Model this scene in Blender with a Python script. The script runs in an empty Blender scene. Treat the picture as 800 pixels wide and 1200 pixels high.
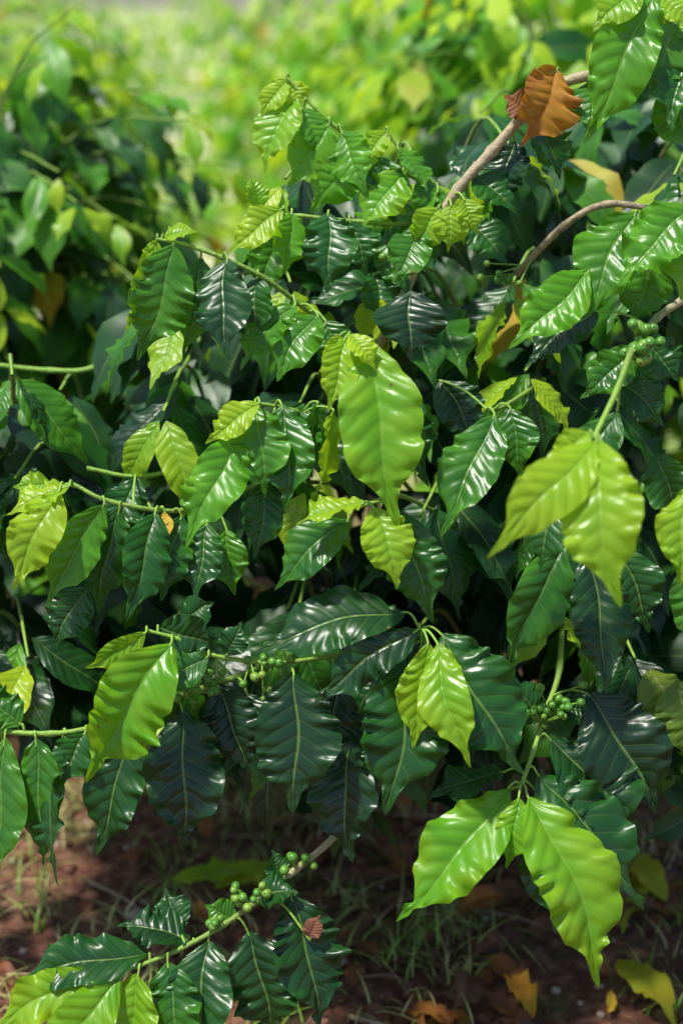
import bpy, math, random
import numpy as np
from mathutils import Vector, noise
random.seed(11); rng=np.random.default_rng(11)
scene=bpy.context.scene

# ---------------------------------------------------------------- frame of the bush face
PITCH=math.radians(20); CAM=np.array([0,0,1.35]); DIST=1.667
F=np.array([0,math.cos(PITCH),-math.sin(PITCH)]); U=np.array([0,math.sin(PITCH),math.cos(PITCH)]); R=np.array([1.,0,0])
O=CAM+DIST*F
def P(a,b,w=0):
    """leaning face of the bush: mm to the right, mm downward, mm into the bush"""
    return O+R*((a-400)/1000)+U*((600-b)/1000)+F*(w/1000)
def unit(v):
    v=np.asarray(v,float); return v/(np.linalg.norm(v)+1e-9)
def depth_w(p): return float((np.asarray(p)-O)@F)*1000
UP=np.array([0,0,1.])

# ---------------------------------------------------------------- leaf batches
class Batch:
    def __init__(s): s.v=[];s.f=[];s.uv=[];s.c=[];s.n=0
    def add(s,v,f,uv,c):
        s.v.append(v); s.f.append(f+s.n); s.uv.append(uv); s.c.append(c); s.n+=len(v)
    def build(s,name,mat,parent=None):
        v=np.concatenate(s.v); f=np.concatenate(s.f); uv=np.concatenate(s.uv); c=np.concatenate(s.c)
        me=bpy.data.meshes.new(name)
        me.vertices.add(len(v)); me.vertices.foreach_set('co',v.astype(np.float32).ravel())
        k=f.shape[1]
        me.loops.add(f.size); me.loops.foreach_set('vertex_index',f.astype(np.int32).ravel())
        me.polygons.add(len(f)); me.polygons.foreach_set('loop_start',np.arange(0,f.size,k,dtype=np.int32))
        me.polygons.foreach_set('use_smooth',np.ones(len(f),bool))
        me.update(calc_edges=True)
        l=me.uv_layers.new(name='UVMap'); l.data.foreach_set('uv',uv[f.ravel()].astype(np.float32).ravel())
        ca=me.color_attributes.new('tint','FLOAT_COLOR','POINT'); ca.data.foreach_set('color',c.astype(np.float32).ravel())
        me.materials.append(mat); me.validate()
        o=bpy.data.objects.new(name,me); scene.collection.objects.link(o)
        if parent: o.parent=parent
        return o
_grid={}
def grid(nl,nw):
    if (nl,nw) not in _grid:
        t=np.linspace(0,1,nl+1); q=np.linspace(-1,1,nw+1)
        T,Q=np.meshgrid(t,q,indexing='ij')
        i=np.arange(nl)[:,None]*(nw+1)+np.arange(nw)[None,:]
        fc=np.stack([i,i+1,i+nw+2,i+nw+1],-1).reshape(-1,4)
        _grid[(nl,nw)]=(T.ravel(),Q.ravel(),fc)
    return _grid[(nl,nw)]
def leaf(B,base,tip,width,N,youth=.3,dry=0.,bend=.06,fold=.18,wav=.16,curl=0.,twist=0.,sb=0.,res=(12,6),quilt=1.):
    base=np.asarray(base,float); tip=np.asarray(tip,float)
    A=tip-base; L=np.linalg.norm(A); a=A/L
    n=unit(N-a*(a@N)); s=np.cross(a,n)
    T,Q,fc=grid(*res)
    f=(T**.74)*((1-T)**.92); f=(f/.3175)**random.uniform(1.08,1.32)
    e=np.clip((T-.72)/.28,0,1); f=f*(1-2.2*e*(1-e))
    nv=random.uniform(5.5,8.5)*min(1.,.3+L/.18)
    ph=random.uniform(0,6.28); ph2=random.uniform(0,6.28)
    phs=np.where(Q>0,ph,ph2)
    # irregular phase so the ripples never march evenly
    Tp=T+.035*np.sin(2*math.pi*2.3*T+ph2)+.02*np.sin(2*math.pi*5.1*T+ph)
    amp=.7+.55*np.sin(2*math.pi*1.3*T+phs*1.7)
    f=f*(1+.045*amp*np.sin(2*math.pi*nv*Tp+phs)+.03*np.sin(2*math.pi*nv*.33*Tp+phs*2))
    half=width/2*f
    aq=np.abs(Q)
    tw=twist*(T-.3)
    ct,st=np.cos(tw),np.sin(tw)
    S=s[None]*ct[:,None]+n[None]*st[:,None]; NN=n[None]*ct[:,None]-s[None]*st[:,None]
    off=aq*half*fold*(1.3-.7*aq) + wav*width*.62*(aq**2.2)*(amp*np.sin(2*math.pi*nv*Tp+phs)+.7*np.sin(2*math.pi*nv*.35*Tp+ph+phs))*np.sin(math.pi*np.clip(T*1.05,0,1))**.5
    p=T-.14*aq-.04*aq*aq
    qa=quilt*min(1,max(.15,(L-.05)/.13))*(.8+.3*np.sin(7*T+ph))
    off+=.024*qa*width*(1-(1-np.sin(math.pi*9*p)**2)**1.4)*np.minimum(1,aq*3)*(1-aq*.6)*np.clip(f,0,1)
    mid=bend*L*np.sin(math.pi*T)-curl*L*np.clip(T-.55,0,1)**2*2.2
    V=base+a*(L*T)[:,None]+n*mid[:,None]+s*(sb*L*np.sin(math.pi*T)+.012*L*np.sin(2*math.pi*T*1.5+ph))[:,None]+S*(Q*half*math.cos(fold*.8))[:,None]+NN*off[:,None]
    uv=np.stack([T,(Q+1)/2],-1)
    c=np.tile(np.array([youth,random.random(),dry,1.]),(len(T),1))
    B.add(V,fc,uv,c)

def tube(B,pts,r0,r1,green=0.,seg=7,sub=5,knots=False):
    pts=[np.asarray(p,float) for p in pts]
    if len(pts)>2 and sub>1:
        q=[2*pts[0]-pts[1]]+pts+[2*pts[-1]-pts[-2]]; out=[]
        for i in range(1,len(q)-2):
            for k in range(sub):
                t=k/sub; a,b,c,d=q[i-1],q[i],q[i+1],q[i+2]
                out.append(.5*((2*b)+(-a+c)*t+(2*a-5*b+4*c-d)*t*t+(-a+3*b-3*c+d)*t**3))
        out.append(pts[-1]); pts=out
    n=len(pts); V=[];UV=[];C=[]
    ref=np.array([.3,.2,1.])
    for i,p in enumerate(pts):
        tg=unit(pts[min(i+1,n-1)]-pts[max(i-1,0)])
        x=unit(np.cross(tg,ref)); y=np.cross(tg,x)
        t=i/(n-1); r=r0+(r1-r0)*t
        if knots: r*=1+.28*(i%sub==0)+random.uniform(-.05,.05)
        g=green if not isinstance(green,tuple) else green[0]+(green[1]-green[0])*t
        for k in range(seg):
            an=2*math.pi*k/seg
            V.append(p+r*(math.cos(an)*x+math.sin(an)*y)); UV.append((t*n*.2,k/seg)); C.append((g,random.random(),0,1))
    fc=[]
    for i in range(n-1):
        for k in range(seg):
            k2=(k+1)%seg
            fc.append((i*seg+k,i*seg+k2,(i+1)*seg+k2,(i+1)*seg+k))
    B.add(np.array(V),np.array(fc),np.array(UV),np.array(C))
    return pts

def berry(B,c,r,col=.5):
    nu,nv_=10,7; V=[];C=[];UV=[]
    ax=unit(np.array([random.uniform(-.5,.5),-.8,random.uniform(-.3,.6)]))
    x=unit(np.cross(ax,[.1,.3,1])); y=np.cross(ax,x)
    for j in range(nv_+1):
        th=math.pi*j/nv_
        rr=math.sin(th)*r; h=-math.cos(th)*r*1.2
        if j==nv_: h-=r*.1; rr=r*.14
        if j==0: rr=r*.02
        for i in range(nu):
            an=2*math.pi*i/nu
            V.append(c+ax*h+x*rr*math.cos(an)+y*rr*math.sin(an)); C.append((col,j/nv_,0,1)); UV.append((i/nu,j/nv_))
    fc=[(j*nu+i,j*nu+(i+1)%nu,(j+1)*nu+(i+1)%nu,(j+1)*nu+i) for j in range(nv_) for i in range(nu)]
    B.add(np.array(V),np.array(fc),np.array(UV),np.array(C))

# ---------------------------------------------------------------- materials
def newmat(name):
    m=bpy.data.materials.new(name); m.use_nodes=True; nt=m.node_tree; nt.nodes.clear(); return m,nt
def mk(nt,typ,**kw):
    n=nt.nodes.new(typ)
    for k,v in kw.items(): setattr(n,k,v)
    return n
def math_n(nt,op,a,b=None,c=None,clamp=False):
    n=nt.nodes.new('ShaderNodeMath'); n.operation=op; n.use_clamp=clamp
    for i,x in enumerate((a,b,c)):
        if x is None: continue
        if isinstance(x,(int,float)): n.inputs[i].default_value=x
        else: nt.links.new(x,n.inputs[i])
    return n.outputs[0]
def mixc(nt,fac,a,b,mode='MIX'):
    n=nt.nodes.new('ShaderNodeMix'); n.data_type='RGBA'; n.blend_type=mode
    for s,x in ((n.inputs[0],fac),(n.inputs[6],a),(n.inputs[7],b)):
        if isinstance(x,(int,float)): s.default_value=x
        elif isinstance(x,tuple): s.default_value=(*x,1) if len(x)==3 else x
        else: nt.links.new(x,s)
    return n.outputs[2]
def ramp(nt,fac,stops):
    n=nt.nodes.new('ShaderNodeValToRGB'); e=n.color_ramp.elements
    while len(e)<len(stops): e.new(.5)
    for i,(p,c) in enumerate(stops): e[i].position=p; e[i].color=(*c,1)
    nt.links.new(fac,n.inputs[0]); return n.outputs[0]
def smooth(nt,x,lo,hi,o0=0.,o1=1.):
    n=nt.nodes.new('ShaderNodeMapRange'); n.interpolation_type='SMOOTHSTEP'
    nt.links.new(x,n.inputs[0])
    for i,v in enumerate((lo,hi,o0,o1)): n.inputs[i+1].default_value=v
    return n.outputs[0]

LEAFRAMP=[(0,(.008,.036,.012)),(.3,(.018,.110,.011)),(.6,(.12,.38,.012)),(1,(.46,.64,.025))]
def leaf_material(name,detail=True):
    m,nt=newmat(name); L=nt.links.new
    uv=mk(nt,'ShaderNodeUVMap'); uv.uv_map='UVMap'
    sx=mk(nt,'ShaderNodeSeparateXYZ'); L(uv.outputs[0],sx.inputs[0]); u,v=sx.outputs[0],sx.outputs[1]
    at=mk(nt,'ShaderNodeAttribute'); at.attribute_name='tint'
    sc=mk(nt,'ShaderNodeSeparateColor'); L(at.outputs['Color'],sc.inputs[0]); youth,rnd,dry=sc.outputs[0],sc.outputs[1],sc.outputs[2]
    geo=mk(nt,'ShaderNodeNewGeometry'); pos=geo.outputs['Position']; back=geo.outputs['Backfacing']
    s=math_n(nt,'ABSOLUTE',math_n(nt,'MULTIPLY_ADD',v,2.,-1.))
    nb=mk(nt,'ShaderNodeTexNoise'); nb.inputs['Scale'].default_value=18; nb.inputs['Detail'].default_value=3 if detail else 1; L(pos,nb.inputs['Vector'])
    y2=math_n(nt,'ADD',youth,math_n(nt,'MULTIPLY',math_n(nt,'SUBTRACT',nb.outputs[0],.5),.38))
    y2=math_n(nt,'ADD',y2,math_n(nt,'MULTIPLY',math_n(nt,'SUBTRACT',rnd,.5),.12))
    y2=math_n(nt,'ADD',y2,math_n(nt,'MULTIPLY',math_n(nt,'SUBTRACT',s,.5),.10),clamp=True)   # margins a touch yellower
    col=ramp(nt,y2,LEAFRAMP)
    mid=smooth(nt,s,.012,.05,1.,0.)
    if detail:
        s2=math_n(nt,'MULTIPLY',s,s)
        p=math_n(nt,'SUBTRACT',u,math_n(nt,'MULTIPLY',s,.14)); p=math_n(nt,'SUBTRACT',p,math_n(nt,'MULTIPLY',s2,.04))
        p=math_n(nt,'ADD',p,math_n(nt,'MULTIPLY',math_n(nt,'SUBTRACT',nb.outputs[0],.5),.04))
        pp=math_n(nt,'PINGPONG',math_n(nt,'MULTIPLY',p,9.),.5)
        vein=math_n(nt,'MULTIPLY',smooth(nt,pp,0.,.06,1.,0.),smooth(nt,s,.45,.95,1.,0.))
        veins=math_n(nt,'MAXIMUM',math_n(nt,'MULTIPLY',vein,.36),mid)
    else: veins=mid
    col=mixc(nt,math_n(nt,'MULTIPLY',veins,.7),col,mixc(nt,.40,col,(.36,.55,.10)))
    dcol=ramp(nt,math_n(nt,'ADD',dry,math_n(nt,'MULTIPLY',math_n(nt,'SUBTRACT',nb.outputs[0],.5),.8),clamp=True),
        [(0,(.60,.52,.03)),(.35,(.60,.29,.02)),(.6,(.32,.11,.02)),(.8,(.20,.075,.045)),(1,(.13,.06,.04))])
    dmask=smooth(nt,dry,.02,.2)
    col=mixc(nt,dmask,col,dcol)
    if detail:
        vs=mk(nt,'ShaderNodeTexVoronoi'); vs.inputs['Scale'].default_value=34; L(pos,vs.inputs['Vector'])
        sp=smooth(nt,vs.outputs['Distance'],.05,.11,1.,0.)
        vsc=mk(nt,'ShaderNodeSeparateColor'); L(vs.outputs['Color'],vsc.inputs[0])
        sp=math_n(nt,'MULTIPLY',sp,math_n(nt,'GREATER_THAN',vsc.outputs[0],.8))
        sp=math_n(nt,'MULTIPLY',sp,math_n(nt,'GREATER_THAN',rnd,.35))
        col=mixc(nt,math_n(nt,'MULTIPLY',sp,.75),col,(.18,.11,.04))
    col=mixc(nt,math_n(nt,'MULTIPLY',back,.45),col,mixc(nt,.5,col,(.20,.36,.08)))
    pr=mk(nt,'ShaderNodeBsdfPrincipled'); tr=mk(nt,'ShaderNodeBsdfTranslucent')
    L(col,pr.inputs['Base Color'])
    if detail:
        h=math_n(nt,'SUBTRACT',math_n(nt,'MULTIPLY',smooth(nt,pp,0.,.38),.6),math_n(nt,'MULTIPLY',smooth(nt,s,.0,.12,1.,0.),.8))
        h=math_n(nt,'ADD',h,math_n(nt,'MULTIPLY',nb.outputs[0],2.6))
        bm=mk(nt,'ShaderNodeBump'); bm.inputs['Strength'].default_value=.7; bm.inputs['Distance'].default_value=.0013; L(h,bm.inputs['Height'])
        L(bm.outputs[0],pr.inputs['Normal'])
    ro=math_n(nt,'ADD',math_n(nt,'MULTIPLY',nb.outputs[0],.26),.20 if detail else .30)
    ro=math_n(nt,'ADD',ro,math_n(nt,'MULTIPLY',back,.25)); ro=math_n(nt,'ADD',ro,math_n(nt,'MULTIPLY',dmask,.3))
    L(ro,pr.inputs['Roughness']); pr.inputs['IOR'].default_value=1.5
    tcol=mixc(nt,1.,col,(2.0,1.7,.6),'MULTIPLY')
    tcol=mixc(nt,.10,tcol,(.35,.6,.03))
    L(tcol,tr.inputs[0])
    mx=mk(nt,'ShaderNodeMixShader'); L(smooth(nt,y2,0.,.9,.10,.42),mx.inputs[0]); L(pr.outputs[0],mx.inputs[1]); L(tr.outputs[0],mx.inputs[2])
    out=mk(nt,'ShaderNodeOutputMaterial'); L(mx.outputs[0],out.inputs[0])
    return m
M_leaf=leaf_material('coffee_leaf'); M_leaf2=leaf_material('coffee_leaf_inner',False)

def simple(name,stops,scale,rough,bump,attr=True,dist=.002,coat=0):
    m,nt=newmat(name); L=nt.links.new
    geo=mk(nt,'ShaderNodeNewGeometry'); n=mk(nt,'ShaderNodeTexNoise'); n.inputs['Scale'].default_value=scale; n.inputs['Detail'].default_value=4; L(geo.outputs['Position'],n.inputs['Vector'])
    f=n.outputs[0]
    if attr:
        at=mk(nt,'ShaderNodeAttribute'); at.attribute_name='tint'; sc=mk(nt,'ShaderNodeSeparateColor'); L(at.outputs['Color'],sc.inputs[0])
        f=math_n(nt,'ADD',sc.outputs[0],math_n(nt,'MULTIPLY',math_n(nt,'SUBTRACT',f,.5),.6),clamp=True)
    c=ramp(nt,f,stops); pr=mk(nt,'ShaderNodeBsdfPrincipled'); L(c,pr.inputs['Base Color']); pr.inputs['Roughness'].default_value=rough
    b=mk(nt,'ShaderNodeBump'); b.inputs['Strength'].default_value=bump; b.inputs['Distance'].default_value=dist; L(n.outputs[0],b.inputs['Height']); L(b.outputs[0],pr.inputs['Normal'])
    o=mk(nt,'ShaderNodeOutputMaterial'); L(pr.outputs[0],o.inputs[0]); return m
M_stem=simple('coffee_stem',[(0,(.12,.085,.05)),(.32,(.46,.37,.22)),(.6,(.18,.28,.05)),(1,(.26,.46,.06))],120,.65,1.,dist=.003)
M_berry=simple('coffee_berry',[(0,(.04,.13,.02)),(.5,(.09,.27,.03)),(1,(.30,.42,.06))],60,.28,.1)
M_grass=simple('grass_blade',[(0,(.10,.24,.02)),(.6,(.26,.44,.05)),(1,(.60,.48,.24))],20,.5,.1)
M_wood=simple('dead_twig',[(0,(.12,.07,.045)),(.5,(.28,.17,.11)),(1,(.45,.34,.24))],80,.8,.7)
M_stone=simple('soil_clod',[(0,(.07,.026,.017)),(.5,(.15,.060,.038)),(1,(.42,.33,.26))],60,.9,.8,dist=.004)

# ---------------------------------------------------------------- hero bush
def empty(name,loc=(0,0,0)):
    e=bpy.data.objects.new(name,None); e.empty_display_size=.1; scene.collection.objects.link(e); return e
bush=empty('coffee_bush')
HL=Batch(); HI=Batch(); HS=Batch(); HB=Batch()
stem_pts=[]
def stem(pts,r0,r1,green=1.,track=True):
    q=tube(HS,[P(*p) for p in pts],r0/1000,r1/1000,green,seg=8,sub=6,knots=True)
    if track: stem_pts.extend(q)
stem([(870,40,0),(790,66,0),(715,80,10),(660,92,20),(618,126,28),(580,168,34),(540,212,40),(505,268,60),(478,330,110),(445,400,190),(420,520,320)],7,5.5,(.34,.28))
stem([(332,60,100),(385,112,110),(450,155,120),(520,190,140)],2,3.5,(1,.8))
stem([(455,125,110),(490,160,120),(535,200,140)],2,3,.9)
stem([(850,262,20),(790,243,30),(720,230,40),(670,253,50),(620,300,120)],3.5,4.5,.2)
stem([(810,345,40),(770,372,0),(728,415,-70),(692,470,-160),(652,528,-240)],5,2.5,(.3,1))
stem([(412,402,-20),(418,440,20),(450,520,150),(520,600,300)],2,3.5,(1,.5))
stem([(300,472,0),(345,480,20),(400,505,80),(470,560,200)],2,3,(1,.6))
stem([(60,575,0),(85,568,0),(130,588,0),(215,598,30),(300,565,130),(400,560,260)],2,3.5,(1,.6))
stem([(-90,395,300),(0,404,300),(58,400,300),(120,360,340)],3,4,(1,.9))
stem([(80,545,120),(150,555,130),(240,530,150),(330,500,240)],2.5,3.5,(1,.8))
stem([(175,738,-15),(210,748,-10),(245,767,0),(320,778,10),(400,772,50),(480,765,140)],2,3.5,(1,.8))
stem([(-40,850,0),(0,857,0),(60,860,0),(110,853,10),(170,828,20),(235,812,40),(310,790,100)],3,4,(1,.7))
stem([(490,735,-25),(497,755,0),(520,800,80),(560,820,200)],2.5,4,(1,.4))
stem([(405,600,-10),(432,590,0),(470,580,60),(520,600,160)],2,3,(1,.7))
stem([(608,915,-25),(625,880,0),(645,835,30),(668,790,80),(690,700,200)],2.5,4,(1,.7))
stem([(110,1132,-30),(150,1128,-30),(210,1108,-20),(262,1083,-5),(300,1058,5),(345,1025,20),(395,990,60),(450,930,170),(500,860,320)],2,5,(1,0.1))
stem([(185,280,0),(215,286,0),(260,300,10),(310,322,30),(370,362,80),(430,400,160)],2,3.5,(1,.7))
stem([(290,232,80),(350,236,80),(420,241,90),(480,240,110),(525,228,140)],2,3.5,(1,.7))
stem([(745,5,-40),(780,32,-20),(840,60,40)],2,4,(1,.5))
stem([(700,300,20),(750,290,20),(830,262,60)],2,3,(1,.7))
stem([(660,640,30),(680,640,50),(720,600,150)],2,3,.8)
stem([(570,480,20),(600,470,60),(660,430,160)],2,3,.8)
SP=np.array(stem_pts)

NDEF=unit(-F*.75+UP*.75)
def H(bx,by,tx,ty,w,y,roll=0,wb=0,wt=None,bend=.05,dry=0,fold=.2,wav=.15,curl=.05,twist=None,sb=None,pet=True):
    if wt is None: wt=wb-abs(by-ty)*random.uniform(-.1,.3)
    b=P(bx,by,wb); t=P(tx,ty,wt)
    a=unit(t-b); n=unit(NDEF-a*(a@NDEF)); s=np.cross(a,n)
    r=math.radians(roll*1.4+random.uniform(-16,16)); N=n*math.cos(r)+s*math.sin(r)
    leaf(HL,b,t,w*1.06/1000,N,y,dry,bend+random.uniform(-.03,.04),fold*random.uniform(.3,1.9),wav*random.uniform(.6,1.4),curl+random.uniform(0,.07),random.uniform(-.8,.8) if twist is None else twist,
         random.uniform(-.05,.05) if sb is None else sb,(54,16),quilt=.55+y*1.0)
    if pet:
        d=np.linalg.norm(SP-b,axis=1); i=int(d.argmin())
        if d[i]<.09:
            q=SP[i]; m=(q+b)/2+UP*.006
            tube(HS,[q,m,b,b+(t-b)*.06+n*.0005],.0017,.0012,1.,seg=6,sub=4)
# centre cluster
H(436,404,463,620,94,.68,5,-40,-70,.06,twist=.1,sb=.03)
H(404,402,386,488,42,.9,-20,-45,-60)
H(408,398,440,440,30,.95,10,-50,-60,.1)
H(400,396,375,440,26,.92,-30,-40)
H(470,445,500,570,66,.22,25,20)
H(390,480,366,592,42,.85,-40,-10,-20)
H(372,470,350,560,46,.45,-30,10)
H(300,476,313,582,62,.48,10,-15)
H(330,474,336,600,62,.38,15,-5)
H(285,508,222,640,62,.55,-15,-25)
H(306,474,243,522,38,.9,-15,-35)
H(350,478,365,560,50,.3,20,25)
H(312,562,300,655,46,.28,-10,0)
H(578,486,512,628,66,.40,-8,-10,-50,.09)
H(425,590,348,612,40,.82,10,-45,-60)
H(408,608,322,692,58,.38,-10,-20)
H(436,594,462,686,58,.78,5,-55)
H(462,598,507,728,66,.3,8,-30)
H(600,475,612,562,52,.38,10,25)
H(722,448,772,502,50,.2,10,-20)
H(520,440,560,520,60,.15,10,60)
H(640,560,612,640,56,.18,-15,40)
# near right cluster
H(654,530,540,642,56,.80,-15,-250,-290,.08,wav=.1)
H(658,528,668,693,76,.80,8,-250,-290,.1,wav=.1)
H(640,535,622,605,38,.95,-10,-240,-260)
H(648,520,610,560,34,.9,-20,-240,-250)
H(700,490,640,600,50,.3,-10,-120)
H(640,585,618,665,56,.2,0,-100)
# right mid
H(662,640,588,785,70,.38,-10,-10)
H(688,648,702,808,70,.15,10,-5)
H(725,640,765,745,62,.2,20,20)
H(770,572,758,680,52,.72,10,-150)
H(795,660,800,760,62,.35,0,-40)
H(770,530,800,610,56,.3,20,0)
# lower centre cluster
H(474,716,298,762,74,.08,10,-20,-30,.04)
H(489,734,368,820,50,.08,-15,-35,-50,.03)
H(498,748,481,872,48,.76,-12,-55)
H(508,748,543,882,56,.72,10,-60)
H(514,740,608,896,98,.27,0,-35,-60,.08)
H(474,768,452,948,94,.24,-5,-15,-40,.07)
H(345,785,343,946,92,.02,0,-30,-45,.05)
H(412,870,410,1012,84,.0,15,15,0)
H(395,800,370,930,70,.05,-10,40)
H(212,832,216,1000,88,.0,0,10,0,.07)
H(205,750,114,908,86,.64,-12,-35,-65,.08)
H(176,738,104,780,30,.76,-30,-35)
H(186,735,256,756,54,.22,20,-5,-5,.06)
H(215,728,250,705,40,.2,10,0)
H(245,768,178,812,50,.3,0,-10)
H(266,768,284,728,34,.15,0,-5)
H(250,805,290,918,66,.04,10,40)
H(285,820,310,905,60,.02,10,60)
H(185,815,135,870,44,.3,-20,0)
# lower-left
H(8,862,-2,1036,58,.34,10,-10)
H(44,864,52,1014,62,.34,0,-10)
H(72,862,74,1030,50,.2,20,10)
H(150,850,110,1008,66,.1,-10,10)
H(100,858,76,920,48,.28,-20,0)
H(25,850,-30,800,50,.3,0,0)
# left cluster
H(76,574,27,690,56,.82,-12,-30)
H(86,570,14,602,38,.85,0,-25)
H(62,566,18,570,30,.8,-20,-15)
H(124,590,60,712,54,.52,-15,-10)
H(140,596,112,722,54,.3,-15,0)
H(182,600,156,726,56,.28,-15,0)
H(210,604,190,705,50,.25,-10,20)
H(192,600,188,640,26,.5,0,10,dry=.3)
H(240,612,228,706,50,.25,0,30)
H(262,620,272,700,46,.4,10,40)
H(98,690,58,762,56,.2,0,30)
H(150,555,120,640,50,.25,0,60)
# upper left-centre
H(205,286,162,424,70,.45,-8,-10)
H(266,302,270,426,64,.1,5,0)
H(184,280,150,392,42,.75,-30,0)
H(234,298,214,418,52,.3,-25,15)
H(192,277,232,270,30,.85,0,0)
H(300,318,300,400,50,.3,10,30)
H(372,366,324,446,60,.52,-10,20)
H(345,352,280,432,56,.42,-10,30)
H(380,368,410,440,50,.4,10,50)
H(384,238,381,338,64,.3,0,50)
H(340,238,330,315,48,.62,-15,50)
H(330,235,264,292,44,.82,-10,40)
H(302,232,290,190,30,.8,0,60)
H(410,241,430,310,48,.3,10,80)
H(480,340,482,424,78,.04,0,0,-15,.03)
H(515,238,484,292,44,.8,-10,20)
H(530,235,527,292,42,.82,0,20)
H(545,228,562,270,32,.8,0,20)
H(495,262,460,330,50,.4,0,20)
H(440,305,450,370,50,.3,0,90)
# top branch with hanging leaves
for (x0,y0,x1,y1,w,y) in [(345,80,304,180,58,.65),(352,95,376,166,44,.5),(385,115,332,196,56,.6),(400,125,428,208,52,.45),(425,145,360,225,60,.55),(450,158,468,240,54,.4),
     (478,172,420,250,58,.6),(500,182,524,258,50,.4),(335,62,300,112,32,.85),(335,62,355,104,30,.9),(470,145,508,202,44,.5),(458,125,428,165,32,.75),(560,235,608,296,54,.3),(520,200,465,278,52,.5),(330,240,298,336,54,.4),(460,245,482,338,58,.3)]:
    H(x0,y0,x1,y1,w,y,random.uniform(-20,20),105)
# right top
H(752,12,676,182,68,.55,-15,-60)
H(738,4,680,60,46,.8,-10,-60)
H(785,40,752,128,60,.45,-10,-40)
H(800,60,770,170,62,.4,0,-40)
H(760,10,800,50,44,.75,10,-50)
H(775,110,800,190,60,.5,10,-20)
H(742,250,684,376,78,.46,-12,-20)
H(802,250,712,345,68,.55,-10,-50)
H(812,285,782,362,66,.68,0,-60)
H(685,322,588,412,60,.62,-18,-30)
H(700,365,612,432,58,.1,0,0)
H(770,290,745,380,60,.45,0,20)
H(735,410,672,470,46,.35,-20,-40)
H(745,400,790,450,50,.3,10,-30)
H(655,76,610,172,74,.3,-20,10,dry=.52,wav=.24)
H(625,130,592,106,38,.3,0,15,dry=.62)
H(610,150,590,235,62,.05,0,60)
H(640,110,665,200,54,.3,0,60)
H(700,85,690,160,50,.4,0,20)
H(560,190,610,240,52,.3,0,50)
# bottom right
H(592,918,462,1064,84,.64,-8,-30,-60,.09)
H(602,926,587,1006,40,.76,-5,-45)
H(613,926,690,1132,98,.64,5,-40,-80,.08)
H(628,905,748,1058,92,.24,5,-15,-40,.08)
H(645,868,742,992,88,.08,5,10)
H(690,815,772,955,104,.0,10,20)
H(590,905,500,932,60,.2,20,0)
H(570,960,530,1010,60,.12,0,40)
H(640,950,650,1090,80,.1,0,10)
H(655,830,700,840,40,.2,0,20)
H(640,850,600,800,54,.2,0,40)
H(772,790,800,880,72,.4,0,50,dry=.07)
H(800,800,812,900,72,.3,0,30,dry=.06)
# bottom left
H(340,1052,375,1206,84,.14,0,10,-10,.06)
H(290,1092,320,1225,80,.12,0,0)
H(245,1100,240,1225,72,.2,0,-10)
H(228,1103,136,1082,54,.1,20,-10,0,.06)
H(208,1098,190,1048,44,.12,0,10,30)
H(178,1112,20,1142,60,.25,15,-20,-25,.08)
H(128,1128,-5,1196,54,.75,-10,-40)
H(150,1130,55,1228,60,.7,-10,-45)
H(168,1128,150,1235,62,.66,0,-40)
H(200,1118,215,1230,62,.35,5,-30)
H(110,1130,60,1100,44,.2,0,-20)
H(300,1050,350,1045,44,.2,0,10,-5)
H(330,1035,318,1000,30,.15,0,20)
H(275,1080,240,1060,36,.5,0,0)
H(362,1098,375,1070,22,.2,0,-10,dry=.75)
# berries
for (x,y,w,n) in [(320,776,-18,14),(235,806,8,16),(228,792,18,8),(345,1012,5,6),(290,1048,-12,11),(728,412,-75,9),(742,398,-60,6),(652,822,5,15),(640,840,5,9),(255,1080,-20,6),(478,300,60,8),(590,310,80,6),(505,765,-25,6),(300,790,10,6)]:
    for _ in range(n):
        c=P(x+random.gauss(0,13),y+random.gauss(0,9),w+random.gauss(0,8)); r=random.uniform(.0038,.0062)
        if y in(412,398): r*=1.35
        berry(HB,c,r,random.uniform(.35,.8)); tube(HS,[c,SP[np.linalg.norm(SP-c,axis=1).argmin()]],.001,.0012,.9,seg=5,sub=1)

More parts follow.
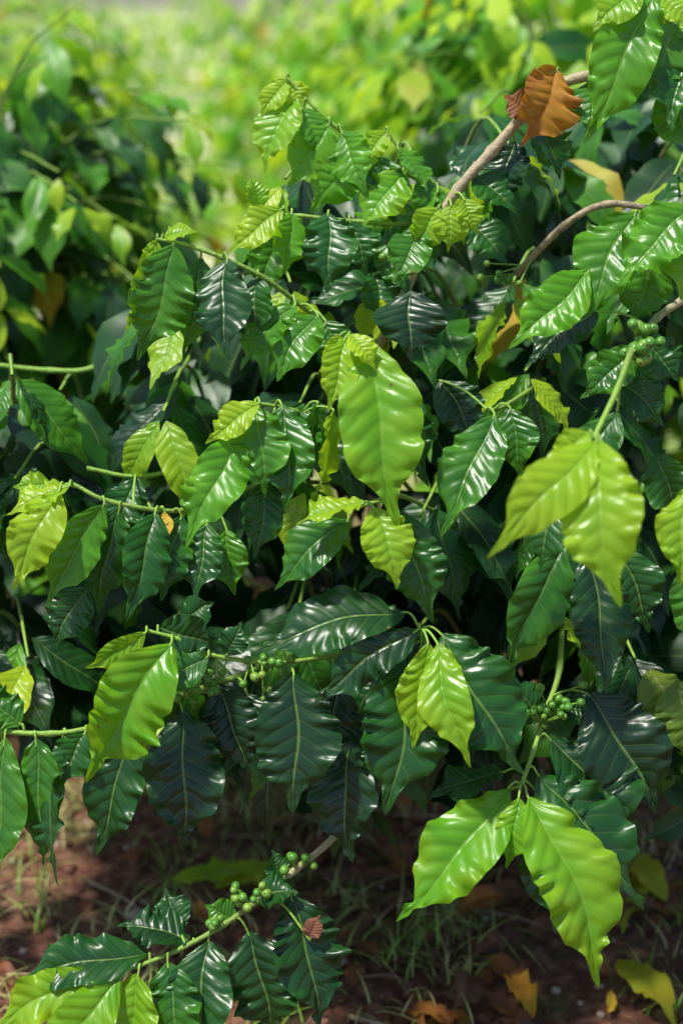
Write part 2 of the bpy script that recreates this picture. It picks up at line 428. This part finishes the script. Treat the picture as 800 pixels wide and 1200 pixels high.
# ---------------------------------------------------------------- procedural branchlets
def rv(s): return rng.normal(0,s,3)
def branchlet(B,S,start,end,n,l0,l1,ytip=.8,ybase=(.05,.4),minw=None,res=(12,6),lift=.06,minz=.22,rad=.003,front=F,Bfar=None):
    start=np.asarray(start); end=np.asarray(end); mid=(start+end)/2+UP*lift
    tube(S,[start,mid,end],rad*1.3,rad*.6,(.3,1.),seg=5,sub=4)
    for i in range(n+1):
        t=.15+.85*i/n
        p=(1-t)**2*start+2*t*(1-t)*mid+t*t*end
        tg=unit(2*(1-t)*(mid-start)+2*t*(end-mid))
        sd=unit(np.cross(tg,UP)+rv(.15))
        last=i==n
        for sg in (-1,1):
            if random.random()<.08: continue
            ax=unit(sd*sg*random.uniform(.25,.7)+tg*random.uniform(.2,.6)-UP*random.uniform(.4,1.2)+rv(.12))
            L=random.uniform(l0,l1)*(.6 if last else (.85 if i==n-1 else 1))*random.uniform(.75,1.12)
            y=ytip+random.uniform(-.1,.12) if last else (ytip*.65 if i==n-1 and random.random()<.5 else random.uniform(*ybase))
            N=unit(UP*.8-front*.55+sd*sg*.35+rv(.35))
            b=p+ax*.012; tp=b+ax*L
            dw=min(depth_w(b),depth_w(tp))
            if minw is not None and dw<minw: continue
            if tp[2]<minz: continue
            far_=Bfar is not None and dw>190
            if far_: y*=.5  # deep leaves tinted darker: shade inside the bush put into leaf colour
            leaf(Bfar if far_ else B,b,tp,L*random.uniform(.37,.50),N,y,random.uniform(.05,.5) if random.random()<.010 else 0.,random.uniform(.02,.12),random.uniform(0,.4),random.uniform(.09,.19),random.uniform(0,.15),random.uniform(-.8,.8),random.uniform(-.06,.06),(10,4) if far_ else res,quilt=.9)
for (wlo,whi,step) in [(80,170,150),(200,330,140),(380,540,145)]:
    a=-120
    while a<980:
        b=150 if wlo<300 else 20
        while b<1010:
            aa=a+random.uniform(-45,45); bb=b+random.uniform(-45,45); ww=random.uniform(wlo,whi)
            b+=step
            if aa<130 and bb<420 : continue
            if aa<280 and bb<230+ (0 if wlo<300 else 40): continue
            if bb<60 and aa<560: continue
            if bb>880 and (aa<420 or ww<150): continue
            e=P(aa,bb,ww); s0=P(aa+random.uniform(-90,140),bb-random.uniform(-60,40),ww+random.uniform(200,300))
            high=bb<450
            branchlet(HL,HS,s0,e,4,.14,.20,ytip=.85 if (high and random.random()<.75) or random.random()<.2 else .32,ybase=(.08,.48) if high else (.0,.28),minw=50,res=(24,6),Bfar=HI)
        a+=step
# trunks standing in the soil
for (x,y,lx,ly,z) in [(.22,2.35,.05,-.1,1.0),(.30,2.42,.25,.1,1.1),(.12,2.42,-.15,.05,.95),(-.35,2.7,-.2,-.1,.75),(.72,2.4,.1,0,1.1)]:
    tube(HS,[(x,y,-.05),(x+lx*.2,y+ly*.2,z*.3),(x+lx*.6,y+ly*.6,z*.65),(x+lx,y+ly,z)],.02,.008,.1,seg=9,sub=6,knots=True)
HL.build('leaves',M_leaf,bush); HI.build('inner_leaves',M_leaf2,bush); HS.build('stems',M_stem,bush); HB.build('berries',M_berry,bush)

# ---------------------------------------------------------------- neighbouring bushes (round, each with its own trunk)
def round_bush(name,cx,cy,h,r,nb,ytip,ybase,l0=.10,l1=.16,res=(8,4),zlo=.3):
    e=empty(name); B=Batch(); S=Batch()
    tube(S,[(cx,cy,-.05),(cx+.03,cy,h*.4),(cx,cy+.02,h*.68)],.024,.008,.1,seg=8,sub=5)
    for i in range(nb):
        z=zlo+(h-zlo)*((i+.5)/nb)**.85; az=i*2.39996+random.uniform(-.3,.3)
        k=math.sqrt(max(.05,1-((z-h*.42)/(h*.62))**2))
        rr=r*k*random.uniform(.75,1.15)
        st=np.array([cx,cy,min(z-.1,h*.66)]); en=np.array([cx+math.cos(az)*rr,cy+math.sin(az)*rr,z-random.uniform(0,.15)])
        st=st+(en-st)*.15
        branchlet(B,S,st,en,5,l0,l1,ytip,ybase,None,res,.09,.15,front=-unit(np.array([math.cos(az),math.sin(az),0.])))
    B.build('leaves',M_leaf2,e); S.build('stems',M_stem,e)
round_bush('coffee_bush',-.74,2.78,1.34,.62,125,.88,(.05,.5),.12,.18,res=(12,6))
round_bush('coffee_bush',-1.25,3.7,1.28,.75,95,.9,(.05,.5),.13,.18)
round_bush('coffee_bush',.50,3.3,1.58,.6,95,.98,(.3,.8),.13,.19)
round_bush('coffee_bush',1.35,3.0,1.6,.7,85,.9,(.2,.6),.13,.18)

# distant rows
B=Batch(); S=Batch()
for (cx,cy,h,r,nb,yl) in [(-2.3,5.9,1.3,.9,60,.1),(-1.1,5.6,1.22,.7,60,.1),(-.35,8.0,1.25,.6,40,.3),(.25,5.6,1.45,.7,60,.4),(1.4,6.0,1.6,.9,60,.4),(2.6,6.5,1.6,.9,40,.5),(-3.6,8.8,1.45,1.1,50,.2),(-1.9,9.2,1.4,1.2,70,.2),(.6,10.2,1.8,1.1,50,.5),(2.4,9.9,2.1,1.1,40,.5),(-.8,14,1.55,1.5,60,.3),(-3.6,16,1.8,1.9,60,.3),(3.3,13,2.4,1.3,40,.4)]:
    tube(S,[(cx,cy,-.05),(cx,cy,h*.7)],.03,.01,.1,seg=6,sub=1)
    for i in range(nb):
        z=.2+(h-.2)*(i+.5)/nb; az=i*2.39996
        k=math.sqrt(max(.05,1-((z-h*.42)/(h*.62))**2)); rr=r*k*random.uniform(.75,1.1)
        st=np.array([cx,cy,min(z,h*.68)]); en=np.array([cx+math.cos(az)*rr,cy+math.sin(az)*rr,z-.05])
        branchlet(B,S,st+(en-st)*.2,en,4,.14,.24,.98,(yl,1.),None,(4,2),.08,.1,front=-unit(np.array([math.cos(az),math.sin(az),0.])))
far=empty('distant_coffee_bushes'); B.build('leaves',M_leaf2,far); S.build('stems',M_stem,far)

# ---------------------------------------------------------------- ground
n=300
k=np.linspace(-1,1,n)
gx=np.sinh(k*6.2)/np.sinh(6.2)*150; gy=2.2+np.sinh(k*6.2)/np.sinh(6.2)*150
def gh(x,y):
    v=Vector((x,y,0)); d=math.hypot(x,y-2.2); f=1/(1+(d/5)**2)
    return (noise.noise(v*2.2)*.025+noise.noise(v*9)*.012+noise.noise(v*30)*.007)*f+noise.noise(v*.3)*.06*(1-f)
V=np.array([(x,y,gh(x,y)) for x in gx for y in gy])
i=np.arange(n-1)[:,None]*n+np.arange(n-1)[None,:]
fc=np.stack([i,i+n,i+n+1,i+1],-1).reshape(-1,4)
G=Batch(); G.add(V,fc,V[:,:2],np.ones((len(V),4)))
m,nt=newmat('red_soil'); L=nt.links.new
geo=mk(nt,'ShaderNodeNewGeometry'); sp=mk(nt,'ShaderNodeSeparateXYZ'); L(geo.outputs['Position'],sp.inputs[0])
def nz(scale,det=4):
    q=mk(nt,'ShaderNodeTexNoise'); q.inputs['Scale'].default_value=scale; q.inputs['Detail'].default_value=det; L(geo.outputs['Position'],q.inputs['Vector']); return q.outputs[0]
n1,n2,n3=nz(6),nz(45),nz(.9)
soil=ramp(nt,n2,[(.3,(.060,.021,.013)),(.5,(.145,.054,.032)),(.7,(.27,.14,.09))])
soil=mixc(nt,smooth(nt,n1,.52,.66,0,.5),soil,(.24,.15,.085))
soil=mixc(nt,smooth(nt,n1,.36,.44,.5,0.),soil,(.10,.13,.03))
farc=ramp(nt,n3,[(.36,(.08,.20,.025)),(.50,(.34,.42,.12)),(.64,(.78,.72,.48))])
col=mixc(nt,smooth(nt,sp.outputs[1],3.2,4.6),soil,farc)
pr=mk(nt,'ShaderNodeBsdfPrincipled'); L(col,pr.inputs['Base Color']); pr.inputs['Roughness'].default_value=.95
bp=mk(nt,'ShaderNodeBump'); bp.inputs['Strength'].default_value=1; bp.inputs['Distance'].default_value=.014; L(n2,bp.inputs['Height']); L(bp.outputs[0],pr.inputs['Normal'])
o=mk(nt,'ShaderNodeOutputMaterial'); L(pr.outputs[0],o.inputs[0])
G.build('ground',m)

# litter
LB=Batch()
for _ in range(1300):
    x=random.uniform(-1.1,1.2); y=random.uniform(1.3,3.2)
    if x<-.1 and random.random()<.75: continue
    an=random.uniform(0,6.28); L_=random.uniform(.04,.11); z=gh(x,y)+random.uniform(.004,.02)
    b=np.array([x,y,z]); t=b+np.array([math.cos(an)*L_,math.sin(an)*L_,random.uniform(-.012,.02)])
    d=random.choice([.65,.75,.85,.95,1.,1.,.8,.8]) if random.random()<.96 else random.uniform(.1,.4)
    leaf(LB,b,t,L_*random.uniform(.35,.5),unit(UP+rv(.35)),.3,d,random.uniform(-.05,.2),random.uniform(-.3,.8),random.uniform(.15,.35),random.uniform(-.3,.3),random.uniform(-1.5,1.5),random.uniform(-.08,.08),(12,6))
for (x,y,an,d) in [(-.27,1.92,.05,.06),(-.2,1.90,.4,.08),(.50,1.86,1.9,.12),(.47,1.95,4.4,.1),(.55,2.05,.8,.2),(.40,1.72,-1.2,.12)]:
    b=np.array([x,y,gh(x,y)+.03]); t=b+.16*np.array([math.cos(an),math.sin(an),0.02]); leaf(LB,b,t,.06,unit(UP+rv(.2)),.8,d,.08,.2,.15,.1,.3,0,(24,10))
LB.build('leaf_litter',M_leaf2)
GB=Batch()
def blade(x,y,h,an,lean,col):
    b=np.array([x,y,gh(x,y)-.003]); d=np.array([math.cos(an),math.sin(an),0]); s=np.array([-d[1],d[0],0])*random.uniform(.0012,.0026)
    V=[];
    for i in range(5):
        t=i/4; p=b+UP*h*(t-.35*t*t*lean)+d*h*lean*t*t*.9; ww=(1-t**1.5)+.02
        V+= [p-s*ww,p+s*ww]
    fc=np.array([(2*i,2*i+1,2*i+3,2*i+2) for i in range(4)])
    GB.add(np.array(V),fc,np.zeros((10,2)),np.tile([col,0,0,1.],(10,1)))
for _ in range(420):
    cx=random.uniform(-1.1,1.1); cy=random.uniform(1.5,3.1)
    if cx>.2 and random.random()<.3: continue
    dryg=random.random()<.55
    for _ in range(random.randint(6,22)):
        blade(cx+random.gauss(0,.03),cy+random.gauss(0,.03),random.uniform(.02,.085),random.uniform(0,6.28),random.uniform(.3,2.2) if dryg else random.uniform(.3,1.3),random.uniform(.7,1) if dryg else random.uniform(.1,.7))
GB.build('grass',M_grass)
WB=Batch()
for _ in range(120):
    x=random.uniform(-1,1.1); y=random.uniform(1.5,3.1); an=random.uniform(0,6.28); L_=random.uniform(.05,.28); z=gh(x,y)+.012
    d=np.array([math.cos(an),math.sin(an),0])*L_
    tube(WB,[(x,y,z),(x+d[0]*.5+.01,y+d[1]*.5,z+.012),(x+d[0],y+d[1],z)],random.uniform(.0015,.005),.0012,random.random(),seg=5,sub=3)
WB.build('fallen_twigs',M_wood)
CB=Batch()
for _ in range(2600):
    x=random.uniform(-1.1,1.1); y=random.uniform(1.4,3.2); r=random.uniform(.002,.008) if random.random()<.93 else random.uniform(.01,.018)
    c=np.array([x,y,gh(x,y)+r*.3]); V=[];UV=[];
    for j in range(5):
        th=math.pi*(j+.001)/4.002
        for i_ in range(6):
            an=math.pi*i_/3; q=random.uniform(.75,1.2)*r
            V.append(c+np.array([math.sin(th)*math.cos(an),math.sin(th)*math.sin(an),math.cos(th)*.7])*q)
    fc=np.array([(j*6+i_,j*6+(i_+1)%6,(j+1)*6+(i_+1)%6,(j+1)*6+i_) for j in range(4) for i_ in range(6)])
    CB.add(np.array(V),fc,np.zeros((30,2)),np.tile([random.choice([.1,.3,.5,.5,.95]),0,0,1.],(30,1)))
CB.build('soil_clods',M_stone)

# ---------------------------------------------------------------- light, sky, camera
d=unit([-.32,-.14,.93])
el=math.asin(d[2]); az=math.atan2(d[0],d[1])
w=bpy.data.worlds.new('World'); scene.world=w; w.use_nodes=True; nt=w.node_tree
bg=nt.nodes['Background']; sky=nt.nodes.new('ShaderNodeTexSky'); sky.sky_type='NISHITA'; sky.sun_disc=False; sky.sun_elevation=el; sky.sun_rotation=az
nt.links.new(sky.outputs[0],bg.inputs[0]); bg.inputs[1].default_value=.15
sl=bpy.data.lights.new('sun','SUN'); sl.energy=5; sl.angle=math.radians(4); sl.color=(1,.96,.88)
so=bpy.data.objects.new('sun',sl); scene.collection.objects.link(so); so.rotation_euler=Vector(-d).to_track_quat('-Z','Y').to_euler()
cam=bpy.data.cameras.new('camera'); co=bpy.data.objects.new('camera',cam); scene.collection.objects.link(co)
co.location=CAM; co.rotation_euler=(math.pi/2-PITCH,0,0)
cam.sensor_fit='HORIZONTAL'; cam.sensor_width=24; cam.lens=50; cam.clip_end=600; cam.clip_start=.05
cam.dof.use_dof=True; cam.dof.focus_distance=DIST; cam.dof.aperture_fstop=2.2
scene.camera=co
scene.view_settings.view_transform='Standard'; scene.view_settings.look='None'; scene.view_settings.exposure=0
print('verts leaves',HL.n,HI.n)
